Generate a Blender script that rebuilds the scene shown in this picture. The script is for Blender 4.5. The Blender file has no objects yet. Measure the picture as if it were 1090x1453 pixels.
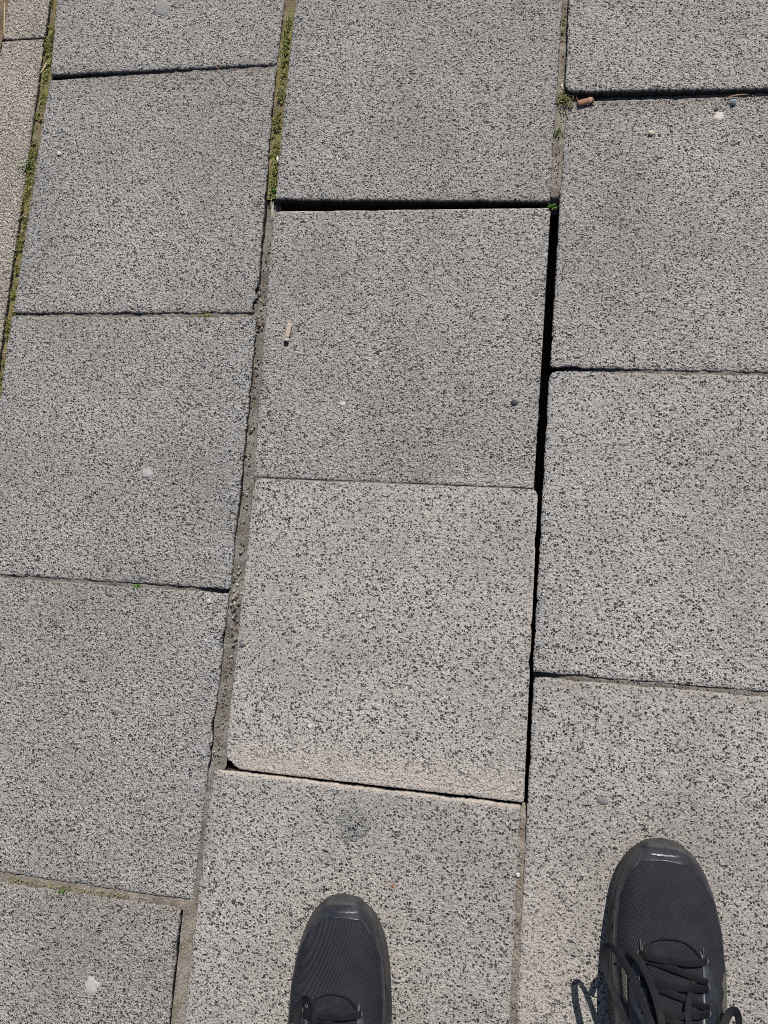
import bpy, math, random
import numpy as np
from mathutils import Vector, Matrix, noise as mn, Euler

# ------------------------------------------------------------------ camera, sky, sun, exposure
sc = bpy.context.scene
CAM = (0.2795, -0.4491, 0.7792)
ROT = (0.1546, 0.1523, 0.0765)
F_PX = 1120.0
cd = bpy.data.cameras.new('camera')
cam = bpy.data.objects.new('camera', cd)
sc.collection.objects.link(cam)
cam.location = CAM
cam.rotation_euler = ROT
cd.sensor_fit = 'VERTICAL'
cd.sensor_height = 24.0
cd.lens = 24.0 * F_PX / 1453.0
cd.clip_start = 0.01
cd.clip_end = 500
sc.camera = cam

SUN_AZ = math.radians(13)      # to the right of +Y
SUN_EL = math.radians(52)
w = bpy.data.worlds.new('World')
sc.world = w
w.use_nodes = True
wn = w.node_tree
sky = wn.nodes.new('ShaderNodeTexSky')
sky.sky_type = 'NISHITA'
sky.sun_disc = False
sky.sun_elevation = SUN_EL
sky.sun_rotation = SUN_AZ
wn.nodes['Background'].inputs[1].default_value = 0.06
wn.links.new(sky.outputs[0], wn.nodes['Background'].inputs[0])

sl = bpy.data.lights.new('sun', 'SUN')
sl.energy = 4.0
sl.angle = math.radians(0.5)
sl.color = (1.0, 0.955, 0.89)
sun = bpy.data.objects.new('sun', sl)
sc.collection.objects.link(sun)
sd = Vector((math.sin(SUN_AZ) * math.cos(SUN_EL), math.cos(SUN_AZ) * math.cos(SUN_EL), math.sin(SUN_EL)))
sun.rotation_euler = sd.to_track_quat('Z', 'Y').to_euler()
sun.location = (1, 2, 3)

vs = sc.view_settings
vs.view_transform = 'Standard'
vs.look = 'None'
vs.exposure = 0.0
vs.gamma = 1.0
sc.cycles.use_denoising = False
sc.cycles.max_bounces = 5
sc.cycles.diffuse_bounces = 3
sc.cycles.glossy_bounces = 2
sc.cycles.filter_width = 0.9
sc.cycles.adaptive_threshold = 0.03

# ------------------------------------------------------------------ helpers
random.seed(7)
RM = Euler(ROT, 'XYZ').to_matrix()


def at(px, py, z=0.0):
    """point of the ground level z that stands under a spot of the photograph"""
    d = RM @ Vector(((px - 545.0) / F_PX, -(py - 726.5) / F_PX, -1.0))
    t = (z - CAM[2]) / d.z
    return Vector((CAM[0] + d.x * t, CAM[1] + d.y * t, z))


def link(o, parent=None):
    sc.collection.objects.link(o)
    if parent:
        o.parent = parent
    return o


def mesh_obj(name, verts, faces, mat, parent=None, smooth=True, loc=None, cols=None):
    me = bpy.data.meshes.new(name)
    me.from_pydata([tuple(v) for v in verts], [], faces)
    me.update()
    if smooth:
        me.polygons.foreach_set('use_smooth', [True] * len(me.polygons))
    if cols is not None:
        a = me.color_attributes.new('wear_shade', 'FLOAT_COLOR', 'POINT')
        a.data.foreach_set('color', np.asarray(cols, dtype=np.float32).ravel())
    if mat:
        me.materials.append(mat)
    o = bpy.data.objects.new(name, me)
    if loc is not None:
        o.location = loc
    return link(o, parent)


def tag(o, label=None, cat=None, group=None, kind=None):
    if label:
        o['label'] = label
    if cat:
        o['category'] = cat
    if group:
        o['group'] = group
    if kind:
        o['kind'] = kind
    return o


class NT:
    def __init__(s, name, dim='3D'):
        s.dim = dim
        s.m = bpy.data.materials.new(name)
        s.m.use_nodes = True
        s.t = s.m.node_tree
        s.b = s.t.nodes['Principled BSDF']

    def n(s, typ, **kw):
        nd = s.t.nodes.new(typ)
        for k, v in kw.items():
            setattr(nd, k, v)
        return nd

    def put(s, sock, v):
        if hasattr(v, 'is_linked'):
            s.t.links.new(v, sock)
        elif v is not None:
            sock.default_value = v

    def math(s, op, a, b=0.0, clamp=False):
        nd = s.n('ShaderNodeMath', operation=op, use_clamp=clamp)
        s.put(nd.inputs[0], a)
        s.put(nd.inputs[1], b)
        return nd.outputs[0]

    def vmath(s, op, a, b):
        nd = s.n('ShaderNodeVectorMath', operation=op)
        s.put(nd.inputs[0], a)
        if op == 'SCALE':
            s.put(nd.inputs['Scale'], b)
        else:
            s.put(nd.inputs[1], b)
        return nd.outputs[0]

    def rng(s, v, a, b, c=0.0, d=1.0, smooth=False):
        nd = s.n('ShaderNodeMapRange')
        nd.clamp = True
        if smooth:
            nd.interpolation_type = 'SMOOTHSTEP'
        for i, x in enumerate((v, a, b, c, d)):
            s.put(nd.inputs[i], x)
        return nd.outputs[0]

    def noise(s, vec, scale, detail=2.0, rough=0.5):
        nd = s.n('ShaderNodeTexNoise')
        nd.noise_dimensions = s.dim
        s.put(nd.inputs['Vector'], vec)
        nd.inputs['Scale'].default_value = scale
        nd.inputs['Detail'].default_value = detail
        nd.inputs['Roughness'].default_value = rough
        return nd

    def voro(s, vec, scale, feature='F1'):
        nd = s.n('ShaderNodeTexVoronoi', feature=feature, voronoi_dimensions=s.dim)
        s.put(nd.inputs['Vector'], vec)
        nd.inputs['Scale'].default_value = scale
        return nd

    def mix(s, f, a, b, blend='MIX'):
        nd = s.n('ShaderNodeMix', data_type='RGBA', blend_type=blend)
        s.put(nd.inputs[0], f)
        for k, v in ((6, a), (7, b)):
            if isinstance(v, tuple) and len(v) == 3:
                v = v + (1.0,)
            s.put(nd.inputs[k], v)
        return nd.outputs[2]

    def sep(s, c):
        nd = s.n('ShaderNodeSeparateColor')
        s.put(nd.inputs[0], c)
        return nd.outputs

    def bump(s, h, dist, strength=1.0, normal=None):
        nd = s.n('ShaderNodeBump')
        nd.inputs['Strength'].default_value = strength
        nd.inputs['Distance'].default_value = dist
        s.put(nd.inputs['Height'], h)
        if normal is not None:
            s.put(nd.inputs['Normal'], normal)
        return nd.outputs[0]

    def out(s, col, rough=0.9, normal=None, spec=0.3):
        s.put(s.b.inputs['Base Color'], col if not (isinstance(col, tuple) and len(col) == 3) else col + (1.0,))
        s.put(s.b.inputs['Roughness'], rough)
        s.b.inputs['Specular IOR Level'].default_value = spec
        if normal is not None:
            s.put(s.b.inputs['Normal'], normal)
        return s.m


# ------------------------------------------------------------------ materials
def concrete(name, base_lo, base_hi, speck=1.0, bump=0.0014):
    k = NT(name, '2D')
    tc = k.n('ShaderNodeTexCoord')
    oi = k.n('ShaderNodeObjectInfo')
    off = k.vmath('SCALE', (3.1, 7.7, 1.9), oi.outputs['Random'])
    P0 = k.vmath('ADD', tc.outputs['Object'], off)
    wob = k.noise(P0, 330, 1)
    wv = k.vmath('SCALE', k.vmath('SUBTRACT', wob.outputs['Color'], (0.5, 0.5, 0.5)), 0.0023)
    P = k.vmath('ADD', P0, wv)
    wear_shade = k.n('ShaderNodeAttribute', attribute_name='wear_shade')
    wr, wg, wb = k.sep(wear_shade.outputs['Color'])[:3]
    va = k.voro(P, 450)
    vb = k.voro(P, 760)
    ar, ag, ab = k.sep(va.outputs['Color'])[:3]
    br, bg, bb = k.sep(vb.outputs['Color'])[:3]
    # sand grains of the cement: each small cell has its own tone
    g1 = k.noise(P0, 640, 1, 0.65).outputs['Fac']
    gf = k.math('ADD', k.math('MULTIPLY', bg, 0.52), k.math('MULTIPLY', k.rng(g1, 0.3, 0.7), 0.48))
    gfc = k.math('ADD', k.math('MULTIPLY', k.math('SUBTRACT', gf, 0.5), k.rng(oi.outputs['Alpha'], 1.0, 1.15, 1.0, 0.72)), 0.5)
    col = k.mix(gfc, base_lo, base_hi)
    # broad mottling
    big = k.noise(P0, 8, 2, 0.6).outputs['Fac']
    mid = k.noise(P0, 55, 2, 0.6).outputs['Fac']
    mott = k.math('ADD', k.math('MULTIPLY', big, 0.55), k.math('MULTIPLY', mid, 0.45))
    mf = k.rng(mott, 0.3, 0.7, 0.82, 1.14)
    col = k.mix(1.0, col, k.vmath('SCALE', (1, 1, 1), mf), 'MULTIPLY')
    # soft cool grimy patches and a few faint round spots
    pat = k.rng(k.noise(k.vmath('ADD', P0, (5.3, 1.7, 0.0)), 4.5, 3, 0.55).outputs['Fac'], 0.45, 0.68, 0.0, 0.65)
    col = k.mix(pat, col, k.mix(1.0, col, (0.83, 0.835, 0.845), 'MULTIPLY'))
    vs3 = k.voro(P, 13)
    sr, sg, sb = k.sep(vs3.outputs['Color'])[:3]
    sm = k.math('MULTIPLY', k.rng(sr, 0.80, 0.81), k.rng(vs3.outputs['Distance'], 0.07, 0.12, 0.55, 0.0))
    col = k.mix(sm, col, k.mix(sg, (0.20, 0.195, 0.19), (0.50, 0.48, 0.46)))
    # dark basalt grains, and pits with their shadow put into the colour
    dens = k.math('ADD', k.rng(mid, 0.3, 0.7, -0.06, 0.06), k.rng(big, 0.3, 0.7, -0.035, 0.035))
    skin = k.math('SUBTRACT', 1.0, k.math('MULTIPLY', wg, 0.8))
    rgh = k.rng(oi.outputs['Alpha'], 1.0, 1.15, 1.0, 0.55)
    g3 = k.noise(P0, 290, 1, 0.6).outputs['Fac']
    h = k.math('MULTIPLY', g1, 1.1)
    h = k.math('ADD', h, k.math('MULTIPLY', g3, 2.0))
    h = k.math('ADD', k.math('MULTIPLY', h, rgh), k.math('MULTIPLY', mid, 0.8))
    for v, cr, cg, cb, c0, rmax, amt, dep in ((va, ar, ag, ab, 0.53, 0.46, 0.96, 1.7), (vb, br, bb, bg, 0.53, 0.46, 0.52, 0.8)):
        thr = k.rng(k.math('ADD', cr, dens), k.rng(oi.outputs['Alpha'], 1.0, 1.15, c0 + 0.02, c0 + 0.06), 1.0, -0.05, k.math('MULTIPLY', oi.outputs['Alpha'], rmax * speck))
        m = k.rng(k.math('SUBTRACT', thr, v.outputs['Distance']), -0.015, 0.05)
        m = k.math('MULTIPLY', m, skin)
        dk = k.mix(cg, (0.012, 0.013, 0.016), (0.09, 0.086, 0.08))
        if dep == 1.0:
            dk = k.mix(k.rng(cb, 0.95, 0.96), dk, (0.10, 0.06, 0.04))
        col = k.mix(k.math('MULTIPLY', m, amt), col, dk)
        hm = k.math('MULTIPLY', k.rng(k.math('SUBTRACT', thr, v.outputs['Distance']), -0.22, 0.12), skin)
        h = k.math('SUBTRACT', h, k.math('MULTIPLY', k.math('MULTIPLY', hm, dep), rgh))
    # a few white quartz grains
    qm = k.math('MULTIPLY', k.rng(ab, 0.955, 0.965), k.rng(va.outputs['Distance'], 0.15, 0.3, 1.0, 0.0))
    qm = k.math('MULTIPLY', qm, k.rng(ar, 0.3, 0.31, 1.0, 0.0))
    col = k.mix(qm, col, (0.74, 0.72, 0.67))
    # wear: red channel bluish polished dirt and painted edge shade, green cement skin and painted sunlit rims, blue brown sand stain, alpha joint shade painted on the dirty sides
    edge_n = k.rng(mid, 0.35, 0.6)
    col = k.mix(k.math('MULTIPLY', k.math('MULTIPLY', wr, edge_n), 0.36), col, k.mix(1.0, col, (0.80, 0.94, 1.10), 'MULTIPLY'))
    col = k.mix(k.math('MULTIPLY', wg, 0.75), col, k.mix(0.72, col, (0.72, 0.62, 0.54)))
    sandm = k.math('MULTIPLY', wb, k.rng(g1, 0.42, 0.6))
    col = k.mix(k.math('MULTIPLY', sandm, 0.6), col, (0.24, 0.19, 0.14))
    col = k.mix(1.0, col, oi.outputs['Color'], 'MULTIPLY')
    col = k.mix(wear_shade.outputs['Alpha'], col, (0.03, 0.028, 0.026))  # darkens the side faces: shade of the joints as colour
    nrm = k.bump(h, bump, 0.9)
    return k.out(col, 0.88, nrm, 0.25)


M_SLAB = concrete('grey_exposed_concrete', (0.330, 0.309, 0.287), (0.600, 0.562, 0.524))
M_GRIME = concrete('grimy_grey_concrete', (0.24, 0.232, 0.22), (0.47, 0.455, 0.43), 0.9)
M_EDGING = concrete('beige_concrete', (0.27, 0.235, 0.195), (0.82, 0.74, 0.635), 0.8, 0.0022)


def sand_mat(name, a, b, moss=0.0):
    k = NT(name)
    tc = k.n('ShaderNodeTexCoord')
    P = tc.outputs['Object']
    g = k.noise(P, 700, 3, 0.7).outputs['Fac']
    b2 = k.noise(P, 60, 3).outputs['Fac']
    col = k.mix(k.rng(g, 0.3, 0.7), a, b)
    col = k.mix(k.rng(b2, 0.4, 0.65), col, k.mix(1.0, col, (0.62, 0.58, 0.55), 'MULTIPLY'))
    if moss:
        mk = k.rng(k.noise(P, 45, 3).outputs['Fac'], 0.45, 0.6, 0, moss)
        col = k.mix(mk, col, (0.20, 0.185, 0.06))
    v = k.voro(P, 420)
    h = k.math('ADD', k.math('MULTIPLY', g, 1.0), k.math('MULTIPLY', v.outputs['Distance'], -0.8))
    h = k.math('ADD', h, b2)
    return k.out(col, 0.95, k.bump(h, 0.0012, 0.9), 0.2)


M_SAND = sand_mat('joint_sand', (0.15, 0.13, 0.108), (0.43, 0.385, 0.325))
M_SANDGREY = sand_mat('grey_joint_silt', (0.10, 0.093, 0.083), (0.38, 0.355, 0.315))
M_SANDMOSS = sand_mat('mossy_joint_sand', (0.12, 0.10, 0.06), (0.36, 0.30, 0.19), 0.9)
M_BED = sand_mat('dark_bedding_sand', (0.035, 0.03, 0.026), (0.10, 0.085, 0.07))
M_SOIL = sand_mat('dry_soil', (0.11, 0.08, 0.055), (0.32, 0.25, 0.17))


def attr_mat(name, attr='wear_shade', rough=0.7, spec=0.3, sss=0.0, vary=None):
    k = NT(name)
    a = k.n('ShaderNodeAttribute', attribute_name=attr)
    return k.out(a.outputs['Color'], rough, None, spec)


M_LEAF = attr_mat('moss_leaf', rough=0.6)
M_STRAW = attr_mat('dry_straw', rough=0.7)


def stone_mat(name, a, b, rough=0.75):
    k = NT(name)
    tc = k.n('ShaderNodeTexCoord')
    g = k.noise(tc.outputs['Object'], 500, 4, 0.65).outputs['Fac']
    col = k.mix(k.rng(g, 0.3, 0.7), a, b)
    return k.out(col, rough, k.bump(g, 0.0006, 0.8), 0.4)


# ------------------------------------------------------------------ setting: ground, verge, slabs
def sheet(name, x0, x1, y0, y1, z, mat, nx=2, ny=2, amp=0.0, fr=20):
    vs_, fs = [], []
    for j in range(ny + 1):
        for i in range(nx + 1):
            x = x0 + (x1 - x0) * i / nx
            y = y0 + (y1 - y0) * j / ny
            vs_.append((x, y, z + (amp * mn.noise(Vector((x * fr, y * fr, 3.3))) if amp else 0)))
    for j in range(ny):
        for i in range(nx):
            a = j * (nx + 1) + i
            fs.append((a, a + 1, a + nx + 2, a + nx + 1))
    return mesh_obj(name, vs_, fs, mat)


tag(sheet('ground', -40, 40, -40, 40, -0.05, M_BED), kind='structure')
tag(sheet('soil_verge', -1.4, -0.372, -1.6, 1.2, -0.014, M_SOIL, 90, 120, 0.006, 25), kind='structure')

pavement = link(bpy.data.objects.new('pavement', None))
tag(pavement, kind='structure')


def build_slab(name, corners, radii, parent, mat, thick=0.045, seed=0, chips=(), wear_shade=None, tint=(1, 1, 1), ragged=1.0,
               edge_r=0.0028, dome=0.0012):
    """corners: four Vectors (x,y,z top) in order TL,TR,BR,BL"""
    cen = sum(corners, Vector()) / 4.0
    P = [Vector((c.x - cen.x, c.y - cen.y, c.z)) for c in corners]
    out = []                      # outline: (x, y, u-side, t)
    step = 0.0021
    for i in range(4):
        a, b = P[i], P[(i + 1) % 4]
        pv, nx_ = P[i - 1], P[(i + 1) % 4]
        r0, r1 = radii[i], radii[(i + 1) % 4]
        L = (b - a).length
        d = (b - a) / L
        # rounded corner at a
        dp = (a - pv).normalized()
        n = max(3, int(r0 * 1.6 / step))
        for q in range(n):
            t = q / n
            s = a - dp * r0
            e = a + d * r0
            p = s * (1 - t) ** 2 + a * 2 * t * (1 - t) + e * t * t
            out.append((p, i, 0.0))
        m = int((L - r0 - r1) / step)
        for q in range(m):
            t = q / m
            out.append((a + d * (r0 + (L - r0 - r1) * t), i, t))
    M = len(out)
    # inward direction & ragged offset
    pts = []
    for q in range(M):
        p = out[q][0]
        tg = (out[(q + 1) % M][0] - out[q - 1][0])
        tg.z = 0
        tg.normalize()
        inw = Vector((tg.y, -tg.x, 0))
        if inw.dot(-Vector((p.x, p.y, 0))) < 0:
            inw = -inw
        wp = Vector((p.x + cen.x, p.y + cen.y, seed * 3.1))
        oc = 0.0
        o = (abs(mn.noise(wp * 170)) * 0.9 + max(0, mn.noise(wp * 420)) * 1.5 + max(0, mn.noise(wp * 34) - 0.25) * 2.0) * 0.001 * ragged
        for (c, rad, dep) in chips:
            dd = (Vector((wp.x, wp.y)) - Vector((c.x, c.y))).length
            if dd < rad:
                oc += dep * (1 - (dd / rad) ** 2) * (0.7 + 0.5 * mn.noise(wp * 260))
        pts.append((p + inw * (o + oc), p + inw * (oc + 0.0006)))
    # rings: (inset from outline, drop below top)
    er = edge_r
    rings = [(0.0, thick), (0.0, er * 1.5), (er * 0.10, er * 0.75), (er * 0.4, er * 0.32), (er, er * 0.08), (er * 2.2, 0.0)]
    ks = [0.94, 0.88, 0.80, 0.70, 0.58, 0.45, 0.32, 0.2, 0.08]

    def top(x, y, c):
        # bilinear plane by corner heights + slight hollows
        u = (x - (P[0].x + P[3].x) / 2) / max(1e-6, ((P[1].x + P[2].x) / 2 - (P[0].x + P[3].x) / 2))
        v = (y - (P[3].y + P[2].y) / 2) / max(1e-6, ((P[0].y + P[1].y) / 2 - (P[3].y + P[2].y) / 2))
        u = min(1.05, max(-0.05, u))
        v = min(1.05, max(-0.05, v))
        z = (P[0].z * (1 - u) + P[1].z * u) * v + (P[3].z * (1 - u) + P[2].z * u) * (1 - v)
        q = Vector((x + cen.x, y + cen.y, seed * 1.7))
        z += mn.noise(q * 9) * 0.0012 + mn.noise(q * 30) * 0.0004
        return z

    verts, cols = [], []

    ax = ((P[1] - P[0]) + (P[2] - P[3])).to_2d().normalized()
    ay = Vector((-ax.y, ax.x))
    hx = max(abs(p.to_2d().dot(ax)) for p in P)
    hy = max(abs(p.to_2d().dot(ay)) for p in P)

    def inset_pt(p, ins):
        q = p.to_2d()
        q = ax * q.dot(ax) * (1 - ins / hx) + ay * q.dot(ay) * (1 - ins / hy)
        return q.x, q.y

    def addv(x, y, z, inset, side_shade=0.0):
        verts.append((x, y, z))
        if wear_shade:
            wv = wear_shade(x + cen.x, y + cen.y, inset)
        else:
            wv = (0, 0, 0)
        cols.append((wv[0], wv[1], wv[2], side_shade))

    for ins, dr in rings:
        for p, ps in pts:
            x, y = inset_pt(p.lerp(ps, min(1.0, ins / (er * 2.2))), ins)
            j = mn.noise(Vector((x * 300, y * 300, ins * 900 + seed))) * (0.0004 if 0 < ins < er * 2 else 0.0)
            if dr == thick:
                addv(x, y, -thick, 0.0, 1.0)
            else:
                addv(x, y, top(x, y, cen) - dr + j, ins, 0.95 if ins == 0.0 else (0.25 if dr > er * 0.5 else 0.0))  # upper side faces painted dark, as joint shade
    lx = [inset_pt(ps, er * 2.2) for p, ps in pts]
    half = 0.15
    for kk in ks:
        for (x, y) in lx:
            x2, y2 = x * kk, y * kk
            addv(x2, y2, top(x2, y2, cen), (1 - kk) * half)
    faces = []
    R = len(rings) + len(ks)
    for r in range(R - 1):
        for q in range(M):
            q2 = (q + 1) % M
            faces.append((r * M + q, r * M + q2, (r + 1) * M + q2, (r + 1) * M + q))
    faces.append(tuple((R - 1) * M + q for q in range(M)))
    o = mesh_obj(name, verts, faces, mat, parent, True, (cen.x, cen.y, 0), cols)
    # orient normals up
    me = o.data
    if me.polygons[-1].normal.z < 0:
        me.flip_normals()
    o.color = (*tint[:3], tint[3] if len(tint) > 3 else 1.0)
    return o


def line_d(p, a, b):
    ab = b - a
    t = max(0, min(1, (p - a).dot(ab) / ab.length_squared))
    return (p - (a + ab * t)).length


def px_slab(c, z, radii=(6, 6, 6, 6), seed=0, chips=(), stain_shades=(), tint=(1, 1, 1), ragged=1.0, edge_r=0.0022, chipn=None):
    """c: pixel corners TL TR BR BL of the visible top, z: heights in mm, stains: (channel, px a, px b, reach m, strength)"""
    C = [at(c[i][0], c[i][1], z[i] * 0.001) for i in range(4)]
    rad = [r * 0.0007 for r in radii]
    ch = [(at(x, y), r * 0.0007, d * 0.0007) for (x, y, r, d) in chips]
    rc = random.Random(seed * 13 + 5)
    for e in range(4):
        a, b = C[e], C[(e + 1) % 4]
        for q in range(int((chipn or (7, 7, 7, 7))[e])):
            ch.append((a.lerp(b, rc.random()), rc.uniform(0.003, 0.011), rc.uniform(0.0003, 0.0013)))
    st = [(k, at(*a).to_2d(), at(*b).to_2d(), reach, s) for (k, a, b, reach, s) in stain_shades]

    def wear_shade(x, y, inset):
        v = [0.0, 0.0, 0.0]
        v[0] = 0.55 * max(0, 1 - inset / 0.012)
        v[2] = 0.45 * max(0, 1 - inset / 0.005)
        p = Vector((x, y))
        for (k, a, b, reach, s) in st:
            d = line_d(p, a, b)
            if d < reach:
                v[k] = max(v[k], s * (1 - d / reach))
        return v
    return build_slab('paving_slab', C, rad, pavement, M_SLAB, seed=seed, chips=ch, wear_shade=wear_shade, tint=tint, ragged=ragged, edge_r=edge_r)


G = lambda v, w=0.0: (v * (1 + w), v, v * (1 - w))
# left column, from the top of the photograph down
px_slab([(98, -205), (431, -225), (393, 91.3), (70, 106)], (1, 0.5, 0.3, 3.2), (6, 6, 7, 4), 1, stain_shades=[(0, (98, -205), (70, 105), .03, .8)], tint=G(0.91, .002))
px_slab([(69, 111.5), (392, 94), (364, 444.5), (17, 444.5)], (-1.5, 0, 0.3, 0.3), (4, 6, 8, 5), 2,
        chips=[(368, 414, 9, 6), (361, 432, 13, 10), (368, 442, 10, 6)],
        stain_shades=[(2, (69, 112), (392, 95), .018, .8), (0, (69, 112), (17, 443), .045, 1), (0, (376, 330), (364, 443), .035, .9)], tint=G(0.92, .002), chipn=(8, 26, 8, 8))
px_slab([(15, 447.2), (366, 448.2), (327, 837.5), (-38, 813.3)], (0, 0, 0.4, 0.4), (5, 8, 5, 5), 3, chips=[(362, 452, 10, 6)],
        stain_shades=[(0, (366, 450), (327, 836), .05, 1.0), (0, (15, 449), (-38, 812), .04, .8), (2, (40, 449), (340, 450), .008, .7)], tint=G(0.95, .003), chipn=(8, 30, 8, 8))  # right edge: bluish shade of its slope painted into the colour
px_slab([(-40, 815.5), (326, 840.5), (274, 1280), (-98, 1225)], (0, 0, 0, 0), (5, 6, 6, 5), 4,
        stain_shades=[(0, (326, 842), (298, 1090), .05, 1.0), (2, (-40, 816), (200, 833), .01, .8)], tint=G(0.96, .006), chipn=(8, 26, 8, 8))  # right edge shade painted bluish here too
px_slab([(-98, 1237), (258, 1287), (208, 1768), (-170, 1690)], (-1, -1, 0, 0), (5, 6, 6, 6), 5,
        stain_shades=[(2, (-98, 1237), (258, 1287), .012, .7)], tint=(0.95, 0.925, 0.91))
# middle column
px_slab([(427, -82), (805, -86), (781, 286), (389, 283)], (1, 1, 3.0, 2.5), (6, 6, 5, 4), 6, stain_shades=[(0, (427, -82), (389, 283), .03, .7)], tint=G(0.90, .003, ))
px_slab([(387, 299), (782, 294), (758, 693), (359, 677)], (-0.5, 0, 0.2, 0), (16, 6, 3, 4), 7,
        stain_shades=[(1, (395, 299), (775, 294), .004, .9), (1, (640, 688), (758, 693), .02, .55), (0, (387, 299), (374, 500), .03, .5)], tint=G(0.95, .004), ragged=0.35, edge_r=0.0016, chipn=(2, 3, 2, 5))  # pale top rim: sunlit edge painted into the colour
px_slab([(360, 677.8), (764, 693.8), (744, 1140), (317, 1090)], (0, 0.5, 0, -1.5), (10, 12, 5, 22), 8,
        chips=[(326, 1086, 14, 7)],
        stain_shades=[(1, (330, 1092), (744, 1140), .035, .55), (1, (764, 700), (757, 900), .006, .7), (0, (362, 680), (420, 683), .025, .8), (0, (720, 697), (764, 697), .025, .8)], tint=(1.02, 1.005, 0.985, 1.12), ragged=0.35, edge_r=0.0016, chipn=(2, 3, 2, 5))
px_slab([(300, 1090), (741, 1141.8), (716, 1640), (246, 1570)], (1.2, 0.6, 0, 0), (12, 5, 6, 6), 9,
        stain_shades=[(1, (312, 1093), (736, 1143), .005, 1.0), (0, (330, 1100), (560, 1128), .022, .9), (2, (741, 1150), (729, 1400), .006, 1.0)], tint=(0.965, 0.955, 0.94, 1.12))  # thin top rim painted bright, as the sun catches it
# right column
px_slab([(817, -238), (1216, -250), (1206, 123), (801, 130)], (1, 1, 3.8, 7.2), (6, 6, 6, 16), 10, tint=G(0.94, .003))
px_slab([(802, 143), (1202, 131), (1196, 531.5), (780, 521.5)], (-1.8, 0, 0, 0), (5, 5, 5, 7), 11,
        stain_shades=[(2, (802, 146), (1100, 138), .02, .9), (0, (792, 340), (780, 520), .02, .6)], tint=G(0.97, .004))
px_slab([(779, 524.5), (1196, 533.6), (1204, 992.5), (755, 954.5)], (0, 0, 0, 0), (14, 5, 5, 5), 12,
        stain_shades=[(0, (779, 525), (755, 953), .03, 1.0), (2, (850, 527), (1196, 534), .008, .7)], tint=(1.0, .995, .985, 1.08))
px_slab([(757, 959), (1204, 997), (1222, 1520), (731, 1462)], (0, 0, 0, 0), (6, 5, 5, 5), 13,
        stain_shades=[(0, (757, 960), (743, 1200), .03, 1.0), (2, (757, 960), (1090, 988), .01, .8), (1, (745, 1300), (736, 1453), .06, .25)], tint=(0.97, 0.955, 0.94, 1.14))
# slabs just beyond the frame
sd_ = 40
for (x0, x1, y1) in [(0.612, 0.908, 0.72), (0.612, 0.908, 0.416), (0.612, 0.908, 0.112), (0.612, 0.908, -0.192), (0.612, 0.908, -0.496), (0.612, 0.908, -0.80),
                     (0.308, 0.604, 0.735), (0.004, 0.300, 0.610), (-0.300, -0.004, 0.79), (0.308, 0.604, -0.80), (0.004, 0.300, -0.925), (-0.300, -0.004, -1.06)]:
    sd_ += 1
    y0 = y1 - 0.297
    cs = [Vector((x0, y1, 0.0005)), Vector((x1, y1, 0)), Vector((x1, y0, 0)), Vector((x0, y0, 0.0006))]
    build_slab('paving_slab', cs, [0.004] * 4, pavement, M_SLAB, seed=sd_, wear_shade=lambda x, y, i: (0.5 * max(0, 1 - i / 0.012), 0, 0.3 * max(0, 1 - i / 0.005)), tint=G(0.96))

# pale edging stones along the left side
kerb = link(bpy.data.objects.new('edging_kerb', None))
tag(kerb, kind='structure')


def kwear(x, y, i):
    return (0.0, 0.12, 0.9 * max(0, 1 - i / 0.012))


e0r, e1r = at(71, 0, 0.002), at(-8, 560, 0.002)
e0l = at(11, 0, 0.002)
dirk = (e1r - e0r).normalized()
nk = Vector((-dirk.y, dirk.x, 0))
if nk.x > 0:
    nk = -nk
wk = abs((e0l - e0r).dot(nk))
j0 = e0r + dirk * ((at(64, 54, 0.002) - e0r).dot(dirk))


def edging(s0, s1, seed, dz):
    a, b = j0 + dirk * s0, j0 + dirk * s1
    cs = [a + nk * wk, a.copy(), b.copy(), b + nk * wk]
    for c in cs:
        c.z = dz
    return build_slab('edging_stone', cs, [0.003] * 4, kerb, M_EDGING, 0.06, seed, wear_shade=kwear, tint=(1, 1, 1), ragged=0.9, edge_r=0.0018)


edging(0.0004, 0.999, 21, 0.0022)
edging(-0.999, -0.0004, 22, 0.002)
edging(1.0004, 1.7, 23, 0.002)


# ------------------------------------------------------------------ sand in the joints
def strip(name, pts, mat, seed=0, parent=pavement, amp=0.0012):
    """pts: (px, py, depth mm, half width mm) along a joint"""
    W = [(at(p[0], p[1], 0), p[2] * 0.001, p[3] * 0.001) for p in pts]
    dense = []
    for (a, za, ha), (b, zb, hb) in zip(W[:-1], W[1:]):
        n = max(2, int((b - a).length / 0.0022))
        for i in range(n):
            t = i / n
            dense.append((a.lerp(b, t), za + (zb - za) * t, ha + (hb - ha) * t))
    dense.append(W[-1])
    vs_, fs = [], []
    K = 7
    for i, (p, z, h) in enumerate(dense):
        q = dense[min(i + 1, len(dense) - 1)][0] - dense[max(i - 1, 0)][0]
        q.z = 0
        q.normalize()
        nrm = Vector((q.y, -q.x, 0))
        for j in range(K):
            u = -1 + 2 * j / (K - 1)
            pp = p + nrm * h * u
            zz = z + amp * (mn.noise(Vector((pp.x * 220, pp.y * 220, seed))) + 1.2 * mn.noise(Vector((pp.x * 60, pp.y * 60, seed + 5)))) - 0.0008 * u * u
            vs_.append((pp.x, pp.y, zz))
    for i in range(len(dense) - 1):
        for j in range(K - 1):
            a = i * K + j
            fs.append((a, a + 1, a + K + 1, a + K))
    o = mesh_obj(name, vs_, fs, mat, parent)
    if o.data.polygons[0].normal.z < 0:
        o.data.flip_normals()
    return o


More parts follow.
